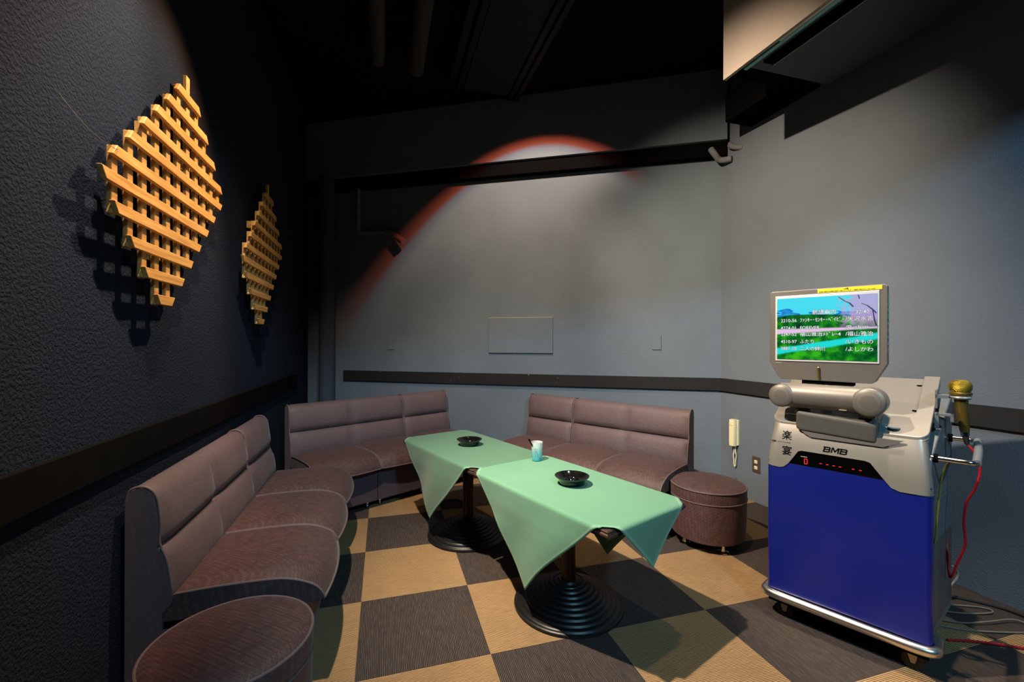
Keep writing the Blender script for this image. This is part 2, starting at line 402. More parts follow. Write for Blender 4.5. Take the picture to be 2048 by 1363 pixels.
# chair rails
dB = Vector((cBR[0]-cBL[0], cBR[1]-cBL[1])).normalized(); nB = Vector((-dB.y, dB.x))*-1   # into the room
if nB.y > 0: nB = -nB
def rail(name, p, q, inn, z0, z1, th, mat):
    p = Vector(p); q = Vector(q); i = Vector(inn).normalized()*th
    return struct(name, MB().quadbox([tuple(p), tuple(q), tuple(q+i), tuple(p+i)], z0, z1), mat)
rail('trim_1', (xl(YB), YB), (xl(2.70), 2.70), (1, 0), .812, .914, .022, trim_m)
pl_ = (-.285, yb(-.285))
rail('trim_2', pl_, cBR, nB, .812, .914, .022, trim_chip_m)
rail('trim_3', cBR, (xr(YB), YB), (-1, 0), .812, .914, .022, plain('dark grey trim paint', srgb(36, 36, 38), .7, 0, .1, 12, Specular_IOR_Level=.2))
# deep soffit across the back wall; black board stands for the shade beneath
sof = Vector((nB.x, nB.y))*.125
a0 = Vector(cBL); a1 = Vector(cBR)+Vector((0.02, 0))
struct('trim_4', MB().quadbox([tuple(a0), tuple(a1), tuple(a1+sof), tuple(a0+sof)], 2.85, CZ), wall_back_m)
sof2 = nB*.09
struct('soffit_shade', MB().quadbox([tuple(a0), tuple(a1), tuple(a1+sof2), tuple(a0+sof2)], 2.735, 2.85), black_m)

# ------------------------------------------------------------------ pipes
def onB(x, off=0): return Vector((x+nB.x*off, yb(x)+nB.y*off, 0))
# tall riser pipe in the corner
c_ = onB(-.40, .10)
tag(obj('riser_pipe', MB().tube([(c_.x, c_.y, 0), (c_.x, c_.y, 2.85)], .078, 28), stucco('dark grey painted pipe', srgb(66, 74, 86), 60, .2, .002), smooth=True), 'thick painted riser pipe standing in the dark back corner', 'pipe')
# thin pipe with elbows on the back wall
q = lambda x, z, off=.06: (onB(x, off).x, onB(x, off).y, z)
pth = smooth_path([q(-.115, 2.735), q(-.115, 2.5), q(-.115, 2.34), q(-.09, 2.30), q(.0, 2.29), q(.13, 2.295), q(.165, 2.29)], 6)
pp = obj('elbow_pipe', MB().tube(pth, .022, 14), pipe_paint_m, smooth=True); tag(pp, 'thin pipe running down and turning right on the dark back wall', 'pipe')
e1 = obj('elbow', MB().tube([q(.14, 2.30), q(.20, 2.275), q(.33, 2.175, .10)], .03, 14), pipe_paint_m, pp, smooth=True)
# insulated tubes at the corner
def cn(px_, py_, pz_): return (px_, py_, pz_)
k = Vector(cBR)
t1 = smooth_path([(k.x-.13, yb(k.x-.13)-.10, 2.79), (k.x-.12, yb(k.x-.12)-.12, 2.745), (k.x-.06, k.y-.05, 2.70), (k.x-.01, k.y-.12, 2.69)], 6)
tag(obj('insulated_tube', MB().tube(t1, .024, 14), pipe_paint_m, smooth=True), 'larger lower curved insulated tube at the right end of the shade band under the soffit', 'pipe')
t2 = smooth_path([(k.x-.04, k.y-.12, 2.80), (k.x-.02, k.y-.14, 2.775), (k.x+.0, k.y-.17, 2.76), (k.x+.02, k.y-.2, 2.75)], 6)
tag(obj('insulated_tube', MB().tube(t2, .020, 14), pipe_paint_m, smooth=True), 'short upper curved insulated tube in the corner below the beam', 'pipe')
# ceiling pipes
tag(obj('ceiling_pipe', MB().tube([(.052, -1.4, 3.30), (.052, 1.75, 3.30)], .048, 20), ceil_pipe_m, smooth=True), 'straight insulated pipe under the black ceiling, left of the two', 'pipe')
tag(obj('ceiling_pipe', MB().tube([(.335, -1.4, 3.30), (.335, 1.78, 3.30)], .054, 20), ceil_pipe_m, smooth=True), 'straight insulated pipe under the black ceiling, nearer the framed panel', 'pipe')
# framed dark ceiling unit
cu = thing('ceiling_air_conditioner', 'large dark framed air conditioner panel mounted flat under the ceiling', 'air conditioner', (.59, -1.0, 3.28))
W_, L_ = .61, 2.92
obj('housing', MB().box(.03, .03, .02, W_-.03, L_-.03, .14), black_m, cu)
pan = plain('dark teal grille panel', srgb(20, 28, 32), .7, Specular_IOR_Level=.2)
obj('panel', MB().box(.13, .02, .0, W_-.11, L_-.03, .02), pan, cu)
for nm_, (x0, x1) in (('frame_rail', (0, .05)), ('frame_rail', (.075, .12)), ('frame_rail', (W_-.10, W_-.055)), ('frame_rail', (W_-.04, W_))):
    obj(nm_, MB().box(x0, 0, -.012, x1, L_, .02), plain('gloss black rail', srgb(8, 8, 10), .5, Specular_IOR_Level=.15), cu, bevel=.004)
obj('end_rail', MB().box(0, L_-.02, -.014, W_, L_, .02), black_m, cu)
# boxed air conditioner on the right
ac = thing('boxed_air_conditioner', 'boxed-in air conditioner hung high along the right wall behind a pale fascia board', 'air conditioner', (2.03, .48, 2.77), 0)
obj('fascia_board', MB().box(0, -3.6, 0, .02, 0, .65), ac_m, ac)
obj('unit_body', MB().box(.06, -3.4, .015, .66, -.12, .20), ac_body_m, ac, bevel=.004)
obj('front_lip', MB().box(.035, -3.4, .0, .058, -.115, .035), plain('teal lip', srgb(120, 190, 190), .4), ac)
obj('light_strip', MB().box(.021, -3.4, .002, .034, -.36, .03), cream_m, ac)
obj('air_slot', MB().box(.10, -3.3, .006, .17, -.19, .014), black_m, ac)
obj('slot_rim', MB().box(.17, -3.3, .004, .174, -.19, .014), caster_m, ac)
obj('duct', MB().box(.52, .0, .09, .76, .55, .30), black_m, ac)
obj('rear_shroud', MB().box(.10, -.11, .03, .64, .0, .22), black_m, ac)

# ------------------------------------------------------------------ wall fittings
angB = math.atan2(dB.y, dB.x)
ap = thing('access_panel', 'wide painted access panel in the middle of the back wall', 'panel', (onB(1.3135).x, onB(1.3135).y, 1.27), angB)
obj('panel', MB().box(-.304, -.014, -.163, .304, 0, .163), wall_back_m, ap, bevel=.002)
obj('panel_edge', MB().box(-.304, -.016, .160, .304, 0, .166), plain('worn pale edge', srgb(150, 150, 138), .6), ap)
sw = thing('blank_plate', 'blank painted switch plate on the lit right part of the back wall', 'wall plate', (onB(2.35).x, onB(2.35).y, 1.207), angB, 'painted blank plates on the back wall')
obj('plate', MB().box(-.036, -.008, -.061, .036, 0, .061), wall_back_m, sw, bevel=.002)
dup(sw, (onB(.172).x, onB(.172).y, 1.19), angB, 'blank painted switch plate on the dark left part of the back wall')

# wall phone
ph = thing('wall_phone', 'cream wall telephone handset hanging on the right wall above the stool', 'telephone', (xr(1.17), 1.175, .39), math.atan2(1, -.0465)+PI/2)
# local: -x? build with y = out of wall (negative), x along wall
def phone():
    prof = [(-.022, .0), (.022, .0), (.024, .03), (.025, .18), (.022, .212), (-.022, .212), (-.025, .18), (-.024, .03)]
    rings = []
    for t, sc in ((.022, .9), (.028, 1), (.050, .98), (.058, .86)):
        rings.append([(x*sc, -t, .106+(z-.106)*(.97 if sc < 1 else 1)) for x, z in prof])
    return MB().loft(rings)
ph.rotation_euler = (0, 0, math.radians(-90+2.66))
obj('cradle', MB().box(-.026, -.022, .004, .026, 0, .208), cream_m, ph, bevel=.004)
obj('handset', phone(), cream_m, ph, smooth=True, angle=50)
obj('ear_cap', MB().lathe([(0, -.006), (.016, -.004), (.018, .0), (.018, .01)], 0, 0, 20).__class__().box(-.016, -.062, .165, .016, -.055, .2), cream_m, ph, bevel=.003)
cord = []
for i in range(140):
    t = i/139
    if t < .5: zc = -.0-.165*(t*2); xc = .010*math.sin(t*2*PI)+.002
    else: zc = -.165+.165*((t-.5)*2); xc = -.010*math.sin((t-.5)*2*PI)-.002
    a = t*30
    cord.append((xc+.0015*math.cos(a), -.02+.0015*math.sin(a), zc))
obj('coiled_cord', MB().tube(cord, .0038, 8), cream_m, ph, smooth=True)
# outlet
ot = thing('wall_outlet', 'brown metal outlet plate with two white sockets low on the right wall', 'outlet', (xr(.99), .99, .287), math.radians(-90+2.66))
obj('plate', MB().box(-.035, -.007, -.06, .035, 0, .06), brown_m, ot, bevel=.003)
for z_ in (.022, -.022):
    s_ = obj('socket', MB().box(-.013, -.012, z_-.012, .013, -.006, z_+.012), cream_m, ot, bevel=.002)
    obj('slot', MB().box(-.006, -.0125, z_-.006, -.004, -.0118, z_+.006).box(.004, -.0125, z_-.006, .006, -.0118, z_+.006), black_m, s_)
hk = obj('wall_hook', MB().tube([(xr(.62)-.0, .62, .80), (xr(.62)-.03, .62, .80), (xr(.62)-.035, .62, .825)], .006, 8), dkgrey_m, smooth=True)
tag(hk, 'small dark hook on the right wall beside the karaoke cabinet', 'hook')

# ------------------------------------------------------------------ lattices on the left wall
la = thing('wall_lattice', 'diamond shaped pine slat lattice nearest the camera on the left wall', 'wall decoration', (xl(.5), 0, 0), 0, 'diamond slat lattices on the left wall')
t0, t1_, t2_ = .042, .056, .070
LY = lambda y: -.1433+.913*y      # spacing of the slats along the wall
LZ = lambda z: .1058+.913*z
def vslat(i, k0, k1, ztop=None):
    y0 = .017+.09*i; z1 = (2.272-.0885*k0) if ztop is None else ztop; z0 = 2.272-.0885*k1-.036
    return MB().box(t0, LY(y0), LZ(z0), t1_, LY(y0+.032), LZ(z1)-.001)
vr = {0: (5, 7), 1: (4, 8), 2: (3, 9), 3: (2, 10), 4: (1, 10), 5: (0, 9), 6: (0, 8), 7: (0, 7), 8: (1, 6), 9: (2, 5), 10: (3, 4)}
for i, (k0, k1) in vr.items():
    obj('upright_slat', vslat(i, k0, k1, 2.363 if i == 6 else None), wood_m, la, bevel=.0015, seg=1)
hr = [(.431, .672), (.345, .762), (.256, .856), (.168, .948), (.080, .948), (-.01, .858), (-.065, .77), (.0, .682), (.09, .594), (.182, .505), (.272, .416)]
for k_, (y0, y1) in enumerate(hr):
    zt = 2.272-.0885*k_; zb = zt-.036; bv = .026
    up_l = k_ <= 5; up_r = k_ <= 3
    pts = []
    # bevelled ends: cut at the top for the upper slats, at the bottom for the lower ones
    l_top = y0+(bv if up_l else 0); l_bot = y0+(0 if up_l else bv)
    r_top = y1-(bv if up_r else 0); r_bot = y1-(0 if up_r else bv)
    P4 = [(l_bot, zb), (r_bot, zb), (r_top, zt), (l_top, zt)]
    P4 = [(LY(y), LZ(z)) for y, z in P4]
    mbx = MB().add([(t1_, y, z) for y, z in P4]+[(t2_, y, z) for y, z in P4], [(0, 1, 2, 3), (7, 6, 5, 4)]+[(i, (i+1) % 4+0, (i+1) % 4+4, i+4) for i in range(4)])
    obj('cross_slat', mbx, wood_m, la, bevel=.0015, seg=1)
for y_, z_ in ((.29, 2.0), (.65, 2.0), (.38, 1.55)):
    y_ = LY(y_); z_ = LZ(z_); obj('spacer_block', MB().box(.001, y_-.012, z_-.02, .038, y_+.012, z_+.02), wood_m, la)
wr = obj('hanging_wire', MB().tube(smooth_path([(.072, -.13, 1.765), (.074, -.155, 1.757), (.05, -.20, 1.775), (.02, -.235, 1.82), (.004, -.25, 1.85)], 5), .0008, 5), dkgrey_m, la)
def cp_lat(o, par):
    c = o.copy(); COL.objects.link(c); c.parent = par
la2 = la.copy(); COL.objects.link(la2)
for ch in list(la.children):
    if ch is not wr: cp_lat(ch, la2)
la2.location = (xl(1.8), 1.178, -.023); la2['label'] = 'diamond shaped pine slat lattice farther along the left wall, mostly in shade'

# ------------------------------------------------------------------ sofas
MW = .47; HT = .745
def seat_mb(y0, y1):
    rings = []; n = 15
    for i in range(n):
        s = i/(n-1); s = .5-.5*math.cos(PI*s) if False else s
        e = 2*s-1; c = 1-abs(e)**4; b = 1-e*e
        y = y0+.004+(y1-y0-.008)*s
        zc = .022*c; xf = .022*b
        if i in (0, n-1): zc = -.004
        ring = [(.10, .30), (.10, .378+zc*.3), (.14, .388+zc*.6), (.20, .392+zc), (.30, .394+zc), (.40, .394+zc), (.47+xf*.5, .388+zc), (.525+xf*.8, .372+zc*.8),
                (.560+xf, .350+zc*.4), (.580+xf, .325), (.585+xf, .302), (.570+xf, .290), (.52, .290)]
        rings.append([(x, y, z) for x, z in ring])
    return MB().loft(rings)
def seat_piping(y0, y1):
    out = []
    for y, in ((y0+.005,), (y1-.005,)):
        m_ = MB(); out.append(m_); m_.tube(smooth_path([(.14, y, .386), (.25, y, .391), (.40, y, .391), (.47, y, .384), (.525, y, .366), (.562, y, .345), (.583, y, .318), (.588, y, .300)], 3), .0042, 8)
    out.append(MB().tube([(.588+.022*(1-(2*s/16-1)**2), y0+.005+(y1-y0-.01)*s/16, .300) for s in range(17)], .0042, 8))
    return out
def back_mb(w_, n_seats):
    rings = []; N = 14*n_seats
    for i in range(N+1):
        y = w_*i/N; ph_ = (y/MW) % 1.0
        if i in (0, N): e = 1
        else: e = abs(2*ph_-1)
        c = 1-e**6; k_ = .016*c
        z_t = HT-(.006 if e > .96 else 0)
        ring = [(0, .055), (0, z_t-.03), (.008, z_t-.012), (.03, z_t), (.055, z_t-.002), (.078+k_*.3, z_t-.02), (.088+k_*.6, z_t-.05), (.094+k_, z_t-.10), (.100+k_, z_t-.15), (.098+k_*.6, z_t-.185),
                (.090, z_t-.196), (.104+k_*.6, z_t-.208), (.116+k_, z_t-.24), (.126+k_, z_t-.29), (.130+k_, z_t-.34), (.128, .36), (.10, .33), (.10, .055)]
        if e > .9:   # buttoned seam
            ring = [(x-.008*(e-.9)/.1 if .08 < x < .2 and z > .4 else x, z) for x, z in ring]
        rings.append([(x, y, z) for x, z in ring])
    return MB().loft(rings)
def back_piping(w_):
    out = []
    for y in (.003, w_-.003):
        m_ = MB(); out.append(m_); m_.tube(smooth_path([(.004, y, .70), (.010, y, .733), (.032, y, .745), (.056, y, .742), (.078, y, .722), (.088, y, .69), (.094, y, .62), (.092, y, .56), (.112, y, .50), (.124, y, .42), (.126, y, .38)], 3), .004, 8)
    return out
def foot_mb(x, y):
    return MB().lathe([(0, 0), (.021, 0), (.022, .006), (.012, .012), (.009, .02), (.012, .03), (.017, .036), (.017, .058), (0, .058)], x, y, 20)
def make_sofa(n, label, group):
    t = thing('sofa', label, 'sofa', group=group); w_ = MW*n-.006
    bs = MB()
    bs.quadbox([(.09, .004), (.515, .004), (.525, .02), (.525, w_-.02), (.515, w_-.004), (.09, w_-.004)], .055, .272)
    obj('base', bs, base_m, t, bevel=.006)
    obj('recess_shade', MB().box(.09, .012, .272, .50, w_-.012, .295), black_m, t)  # black band standing in for the shade under the cushion lip
    if n == 2: obj('base_seam', MB().box(.5252, w_/2-.0015, .056, .5262, w_/2+.0015, .272), black_m, t)
    b_ = obj('backrest', back_mb(w_, n), back_m, t, smooth=True, angle=60)
    for m_ in back_piping(w_): obj('back_piping', m_, pipe_m, b_, smooth=True)
    for i in range(n):
        y0 = MW*i+(.0 if i == 0 else -.0); y1 = y0+MW-.006 if i == n-1 else y0+MW
        s_ = obj('seat_cushion', seat_mb(y0, y1), seat_m, t, smooth=True, angle=50)
        for m_ in seat_piping(y0, y1): obj('seat_piping', m_, pipe_m, s_, smooth=True)
    for (x, y) in ((.46, .055), (.46, w_-.055), (.06, .055), (.06, w_-.055)) + (((.46, w_/2-.05), (.46, w_/2+.05)) if n == 2 else ()):
        obj('foot', foot_mb(x, y), chrome_m, t, smooth=True)
    return t
# left wall run: local x = +X world, local y = +Y world
G = 'upholstered sofa units around the tables'
sA = make_sofa(2, 'two-seat plum brown sofa along the left wall, nearest the camera', G); sA.location = (-.692, .030, 0)
sB = make_sofa(1, 'single-seat plum brown sofa unit at the far end of the left wall row', G); sB.location = (-.690, .030+2*MW, 0)
# back-left run: forward (.527,-.85); local y axis = (.85,.527)
rzBL = math.atan2(-.880, .475); f_ = Vector((.475, -.880)).normalized(); w2 = Vector((-f_.y, f_.x))
oBL = Vector((.640, 2.584))-w2*(3*MW)
sC = dup(sA, (oBL.x, oBL.y, 0), rzBL, 'two-seat plum brown sofa angled across the far left corner in front of the riser pipe')
p_ = oBL+w2*(2*MW)
sD = dup(sB, (p_.x, p_.y, 0), rzBL, 'single-seat sofa unit against the back wall, behind the far end of the green tables')
# right run: forward (-.84,-.543); width axis towards back-left
fR = Vector((-.840, -.543)).normalized(); wR = Vector((-fR.y, fR.x))
oR0 = Vector((2.057, .874))-fR*.125
if wR.y > 0: wR_dir = wR
start = Vector((2.057, .874))-fR*.125
rzR = math.atan2(fR.y, fR.x)
# local +y = wR ; find whether it points to the back-left
if wR.dot(Vector((1.313, 2.024))-Vector((2.057, .874))) > 0:
    o2 = start; o1 = start+wR*(2*MW)
else:
    o1 = Vector((1.313, 2.024))-fR*.125; o2 = o1+wR*MW
sE = dup(sA, (o2.x, o2.y, 0), rzR, 'two-seat plum brown sofa right of the tables, next to the round stool and phone')
sF = dup(sB, (o1.x, o1.y, 0), rzR, 'single-seat sofa unit at the far left end of the right hand row, behind the cup')

# ------------------------------------------------------------------ stools
def make_stool(label):
    t = thing('round_stool', label, 'stool', group='round upholstered stools'); R = .213; H = .375
    obj('seat_top', MB().lathe([(0, H), (R*.5, H-.001), (R*.85, H-.006), (R-.008, H-.014), (R, H-.022)], 0, 0, 64), seat_m, t, smooth=True)
    obj('band', MB().lathe([(R, H-.022), (R+.002, H-.05), (R+.001, H-.085)], 0, 0, 64), stool_side_m, t, smooth=True)
    obj('drum', MB().lathe([(R+.001, H-.085), (R, H-.15), (R-.004, .12), (R-.010, .062), (R-.02, .055), (0, .055)], 0, 0, 64), stool_side_m, t, smooth=True)
    obj('top_piping', MB().tube([(R*math.cos(a*PI/32), R*math.sin(a*PI/32), H-.02) for a in range(64)], .0045, 8, closed=True), pipe_m, t, smooth=True)
    obj('band_piping', MB().tube([((R+.002)*math.cos(a*PI/32), (R+.002)*math.sin(a*PI/32), H-.086) for a in range(64)], .003, 8, closed=True), pipe_m, t, smooth=True)
    for k_ in range(4):
        a = k_*PI/2+.55
        obj('foot', MB().lathe([(0, 0), (.03, 0), (.031, .006), (.014, .012), (.011, .03), (.016, .056), (0, .056)], .15*math.cos(a), .15*math.sin(a), 20), chrome_m, t, smooth=True)
    return t
st1 = make_stool('round plum brown drum stool in the left foreground beside the left wall sofa'); st1.location = (-.322, -.215, 0)
st2 = dup(st1, (1.998, .566, 0), .9, 'round plum brown drum stool right of the tables below the wall phone')

# ------------------------------------------------------------------ tables
Lh, Wh, TZ = .447, .2435, .553
A_ = Vector((.233, 1.399)); C_ = Vector((1.289, -.13)); D_ = Vector((.862, -.245)); B_ = Vector((.689, 1.566))
ctr = (A_+B_+C_+D_)/4; ax = ((C_+D_)/2-(A_+B_)/2).normalized()
rzT = math.atan2(ax.y, ax.x)
def make_table(label):
    t = thing('pedestal_table', label, 'table', group='pedestal tables pushed end to end')
    z1 = TZ-.003
    obj('tabletop', MB().box(-Lh+.012, -Wh+.012, z1-.03, Lh-.012, Wh-.012, z1), tabletop_m, t)
    prof = [(0, z1), (.012, z1-.001), (.016, z1-.006), (.013, z1-.011), (.018, z1-.016), (.018, z1-.024), (.010, z1-.028), (.012, z1-.034), (.002, z1-.040), (-.03, z1-.040)]
    rings = [[(sx*(Lh-.018+o_), sy*(Wh-.018+o_), z) for o_, z in prof] for sx, sy in ((1, 1), (-1, 1), (-1, -1), (1, -1), (1, 1))]
    rings = [list(r) for r in rings]
    mb_ = MB(); k_ = len(prof); vs = [p for r in rings for p in r]; fs = []
    for i in range(4):
        for q_ in range(k_-1): fs.append((i*k_+q_, i*k_+q_+1, (i+1)*k_+q_+1, (i+1)*k_+q_))
    mb_.add(vs, fs); obj('edge_moulding', mb_, edge_m, t)
    obj('mount_plate', MB().box(-.15, -.06, z1-.055, .15, .06, z1-.04), black_m, t)
    # fluted column
    ring = []
    for i in range(48):
        a = 2*PI*i/48; r = .033-.003*(abs(math.sin(a*5))**.5 < .45); ring.append((r*math.cos(a), r*math.sin(a)))
    obj('column', MB().quadbox(ring, .09, z1-.055), bronze_m, t, smooth=True, angle=20)
    pr = [(0, .12), (.045, .118), (.05, .108)]
    r = .05; z = .108; steps = 9
    for i in range(steps):
        r2 = .05+(.243-.05)*(i+1)/steps; zz = .108*(1-((i+1)/steps))**1.0*.93+.014
        pr += [(r+(r2-r)*.45, z-.001), (r+(r2-r)*.8, z-.004), (r2-.002, zz+.003), (r2, zz)]
        r, z = r2, zz
    pr += [(.250, .012), (.252, .004), (.248, 0), (0, 0)]
    obj('stepped_base', MB().lathe(pr, 0, 0, 72), iron_m, t, smooth=True, angle=50)
    return t
def cloth(name, label, seed, flip=1, mat=None):
    D = .656; N = 110; rnd = random.Random(seed); ph = [rnd.uniform(0, 6) for _ in range(6)]
    vs = []; hem = []
    R = .012
    def drop(o_):    # outward, down along a rounded edge
        if o_ <= 0: return 0, 0
        arc = R*PI/2
        if o_ < arc: a = o_/R; return R*math.sin(a), R*(1-math.cos(a))
        return R, R+(o_-arc)
    for i in range(N+1):
        for j in range(N+1):
            u = 2*i/N-1; v = 2*j/N-1
            x = D*(u+v)/2; y = D*(u-v)/2
            lx = Lh+.001; ly = Wh+.001
            ox = abs(x)-lx; oy = abs(y)-ly
            sx = 1 if x > 0 else -1; sy = 1 if y > 0 else -1
            X, Y, Z = x, y, TZ+.0015
            if oy > 0 and oy >= ox:
                h, dn = drop(oy); Y = sy*(ly+h); Z -= dn
                wv = .010*math.sin(x*9+ph[0]+sy)*min(1, dn/.15)+.006*math.sin(x*17+dn*9+ph[1])*min(1, dn/.2)
                Y += sy*(wv+.004*min(1, dn/.1)-.035*max(0, dn-.1)*.6); X += .015*math.sin(dn*11+ph[2])*min(1, dn/.3)
                if ox > -.05: Z -= max(0, .05+ox)*.25
            elif ox > 0:
                h, dn = drop(ox); X = sx*(lx+h*(.4 if sx*flip < 0 else 1)); Z -= dn
                wv = .006*math.sin(y*12+ph[3])*min(1, dn/.1)
                if sx*flip > 0: X += sx*(wv+.003)
            else:
                Z += .0012*math.sin(x*13+ph[4])*math.sin(y*15+ph[5])
                cdist = max(0, 1-math.hypot(lx-abs(x), ly-abs(y))/.05)
                Z += .002*cdist
            vs.append((X, Y, Z)); hem.append(1.0 if max(abs(u), abs(v)) > .972 and max(abs(u), abs(v)) < .99 else 0.0)
    fs = [(i*(N+1)+j, (i+1)*(N+1)+j, (i+1)*(N+1)+j+1, i*(N+1)+j+1) for i in range(N) for j in range(N)]
    o = obj(name, MB().add(vs, fs), mat or cloth_m, smooth=True, angle=80)
    at = o.data.attributes.new('hem', 'FLOAT', 'POINT'); at.data.foreach_set('value', hem)
    so = o.modifiers.new('solid', 'SOLIDIFY'); so.thickness = .0014; so.offset = 1
    tag(o, label, 'tablecloth', 'green tablecloths'); return o
cN = ctr+ax*(Lh+.005); cF = ctr-ax*(Lh+.005)
tb1 = make_table('pedestal table nearest the camera under a green cloth, black stepped iron base'); tb1.location = (cN.x, cN.y, 0); tb1.rotation_euler = (0, 0, rzT)
tb2 = dup(tb1, (cF.x, cF.y, 0), rzT, 'pedestal table farther from the camera under a green cloth, below the far ashtray')
k1 = cloth('tablecloth', 'green cloth laid cornerwise on the nearer table, with cup and ashtray on it', 3, 1); k1.location = (cN.x, cN.y, 0); k1.rotation_euler = (0, 0, rzT)
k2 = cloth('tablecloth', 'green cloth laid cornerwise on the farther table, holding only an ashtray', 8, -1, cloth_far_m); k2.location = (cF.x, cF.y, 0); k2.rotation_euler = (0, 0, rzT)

# things on the tables
ZT = TZ+.0045
def ashtray():
    return MB().lathe([(0, .006), (.030, .006), (.036, .010), (.040, .018), (.045, .020), (.055, .014), (.064, .022), (.078, .032), (.0795, .034), (.078, .0355), (.070, .030), (.064, .022), (.058, .006), (.054, 0), (0, 0)], 0, 0, 56)
a1_ = obj('ashtray', MB().lathe([(0, .007), (.026, .007), (.030, .014), (.034, .019), (.040, .019), (.046, .013), (.058, .017), (.074, .031), (.0785, .034), (.080, .0335), (.0785, .030), (.066, .022), (.061, .014), (.060, .003), (.056, 0), (0, 0)], 0, 0, 64), glaze_m, smooth=True, angle=60)
tag(a1_, 'round black glazed ashtray on the nearer green tablecloth', 'ashtray', 'black round ashtrays'); a1_.scale = (1, 1, 1.12); a1_.location = (.937, .212, ZT)
a2_ = a1_.copy(); COL.objects.link(a2_); a2_.location = (.622, 1.085, ZT); a2_['label'] = 'round black glazed ashtray on the farther green tablecloth'
cu_ = thing('plastic_cup', 'frosted plastic cup shading white to aqua standing on the green cloth', 'cup', (.915, .632, ZT)); cu_.scale = (1, 1, 1.1)
obj('cup_body', MB().lathe([(0, .004), (.026, .004), (.0305, .088), (.0315, .092), (.0325, .092), (.0318, .086), (.0275, 0), (0, 0)], 0, 0, 40), cup_m, cu_, smooth=True)
pt = plain('blue cup print', srgb(60, 120, 165), .5)
mp_ = MB()
rr_ = random.Random(2)
for row in range(5):
    for c2 in range(3):
        a = -PI/2-.35-.25*c2+rr_.uniform(-.05, .05); zz = .025+.009*row; r = .0282+.0035*zz/.09+.0006
        mp_.tube([(r*math.cos(a+k_*.05), r*math.sin(a+k_*.05), zz+rr_.uniform(-.0015, .0015)) for k_ in range(4)], .0007, 4)
obj('cup_print', mp_, pt, cu_)
pn = thing('pen', 'black pen leaning inside the plastic cup', 'pen', (.915, .632, ZT))
pn_a = Vector((.014, -.016, .008)); pn_b = Vector((-.046, -.006, .114))
obj('barrel', MB().tube([pn_a, pn_a+(pn_b-pn_a)*.3, pn_a+(pn_b-pn_a)*.301, pn_b], [.0052, .0052, .0038, .0038], 12), black_m, pn, smooth=True)
obj('cap', MB().tube([pn_b, pn_b+(pn_b-pn_a)*.06], .0048, 12), black_m, pn, smooth=True)

# ------------------------------------------------------------------ karaoke cabinet  (local: x right along front, y into depth, z up)
th = math.radians(26)
kx = Vector((math.sin(th), -math.cos(th))); ky = Vector((math.cos(th), math.sin(th)))
KA = Vector((1.748, -.0957)); KR = math.atan2(kx.y, kx.x)
kc = thing('karaoke_cabinet', 'karaoke cabinet on casters with royal blue front and silver hood', 'karaoke machine', (KA.x, KA.y, 0), KR)
W = .54; DP = .42
# carcass with sloping top
def rail_pts(prof_yz, x0, x1):
    return [(x0, y, z) for y, z in prof_yz], [(x1, y, z) for y, z in prof_yz]
prof = [(.03, .12), (DP, .12), (DP, 1.035), (.05, .82), (.03, .70)]
XR = lambda y: W-.012+.10*y
a_ = [(.012, y, z) for y, z in prof]; b_ = [(XR(y), y, z-(.035 if z > .8 else 0)) for y, z in prof]
obj('carcass', MB().loft([a_, b_]), sidegrey_m, kc, bevel=.004)
obj('vented_side', MB().quadbox([(XR(.06)-.002, .06), (XR(.06)+.003, .06), (XR(DP-.03)+.003, DP-.03), (XR(DP-.03)-.002, DP-.03)], .16, .46), perf_m, kc)
for z_ in (.655, .635, .615): obj('vent_line', MB().quadbox([(XR(.12)-.001, .12), (XR(.12)+.0015, .12), (XR(.36)+.0015, .36), (XR(.36)-.001, .36)], z_, z_+.003), caster_m, kc)
# blue front, rounded vertical edges
def rr_plan(x0, x1, y0, y1, r, n=6, bulge=0):
    pts = []
    for i in range(n+1):
        a = PI+PI/2*i/n; pts.append((x0+r+r*math.cos(a), y0+r+r*math.sin(a)))
    for i in range(n+1):
        a = 1.5*PI+PI/2*i/n; pts.append((x1-r+r*math.cos(a), y0+r+r*math.sin(a)))
    return pts+[(x1, y1), (x0, y1)]
obj('blue_front_panel', MB().quadbox(rr_plan(.002, W-.002, 0, .05, .02), .125, .69), blue_m, kc, smooth=True, angle=50)
# bumper
bp = smooth_path([(-.004, .10, .105), (-.006, .04, .105), (-.003, .008, .105), (.03, -.008, .105), (.10, -.012, .105), (.27, -.013, .105), (.44, -.012, .105), (W-.03, -.008, .105), (W+.003, .008, .105), (W+.006, .04, .105), (W+.004, .10, .105)], 5)
obj('chrome_bumper', MB().tube(bp, .019, 16), plain('satin chrome', (.75, .72, .68, 1), .28, 1, .03), kc, smooth=True)
obj('bottom_tray', MB().box(.01, .0, .07, W-.01, DP, .12), black_m, kc)
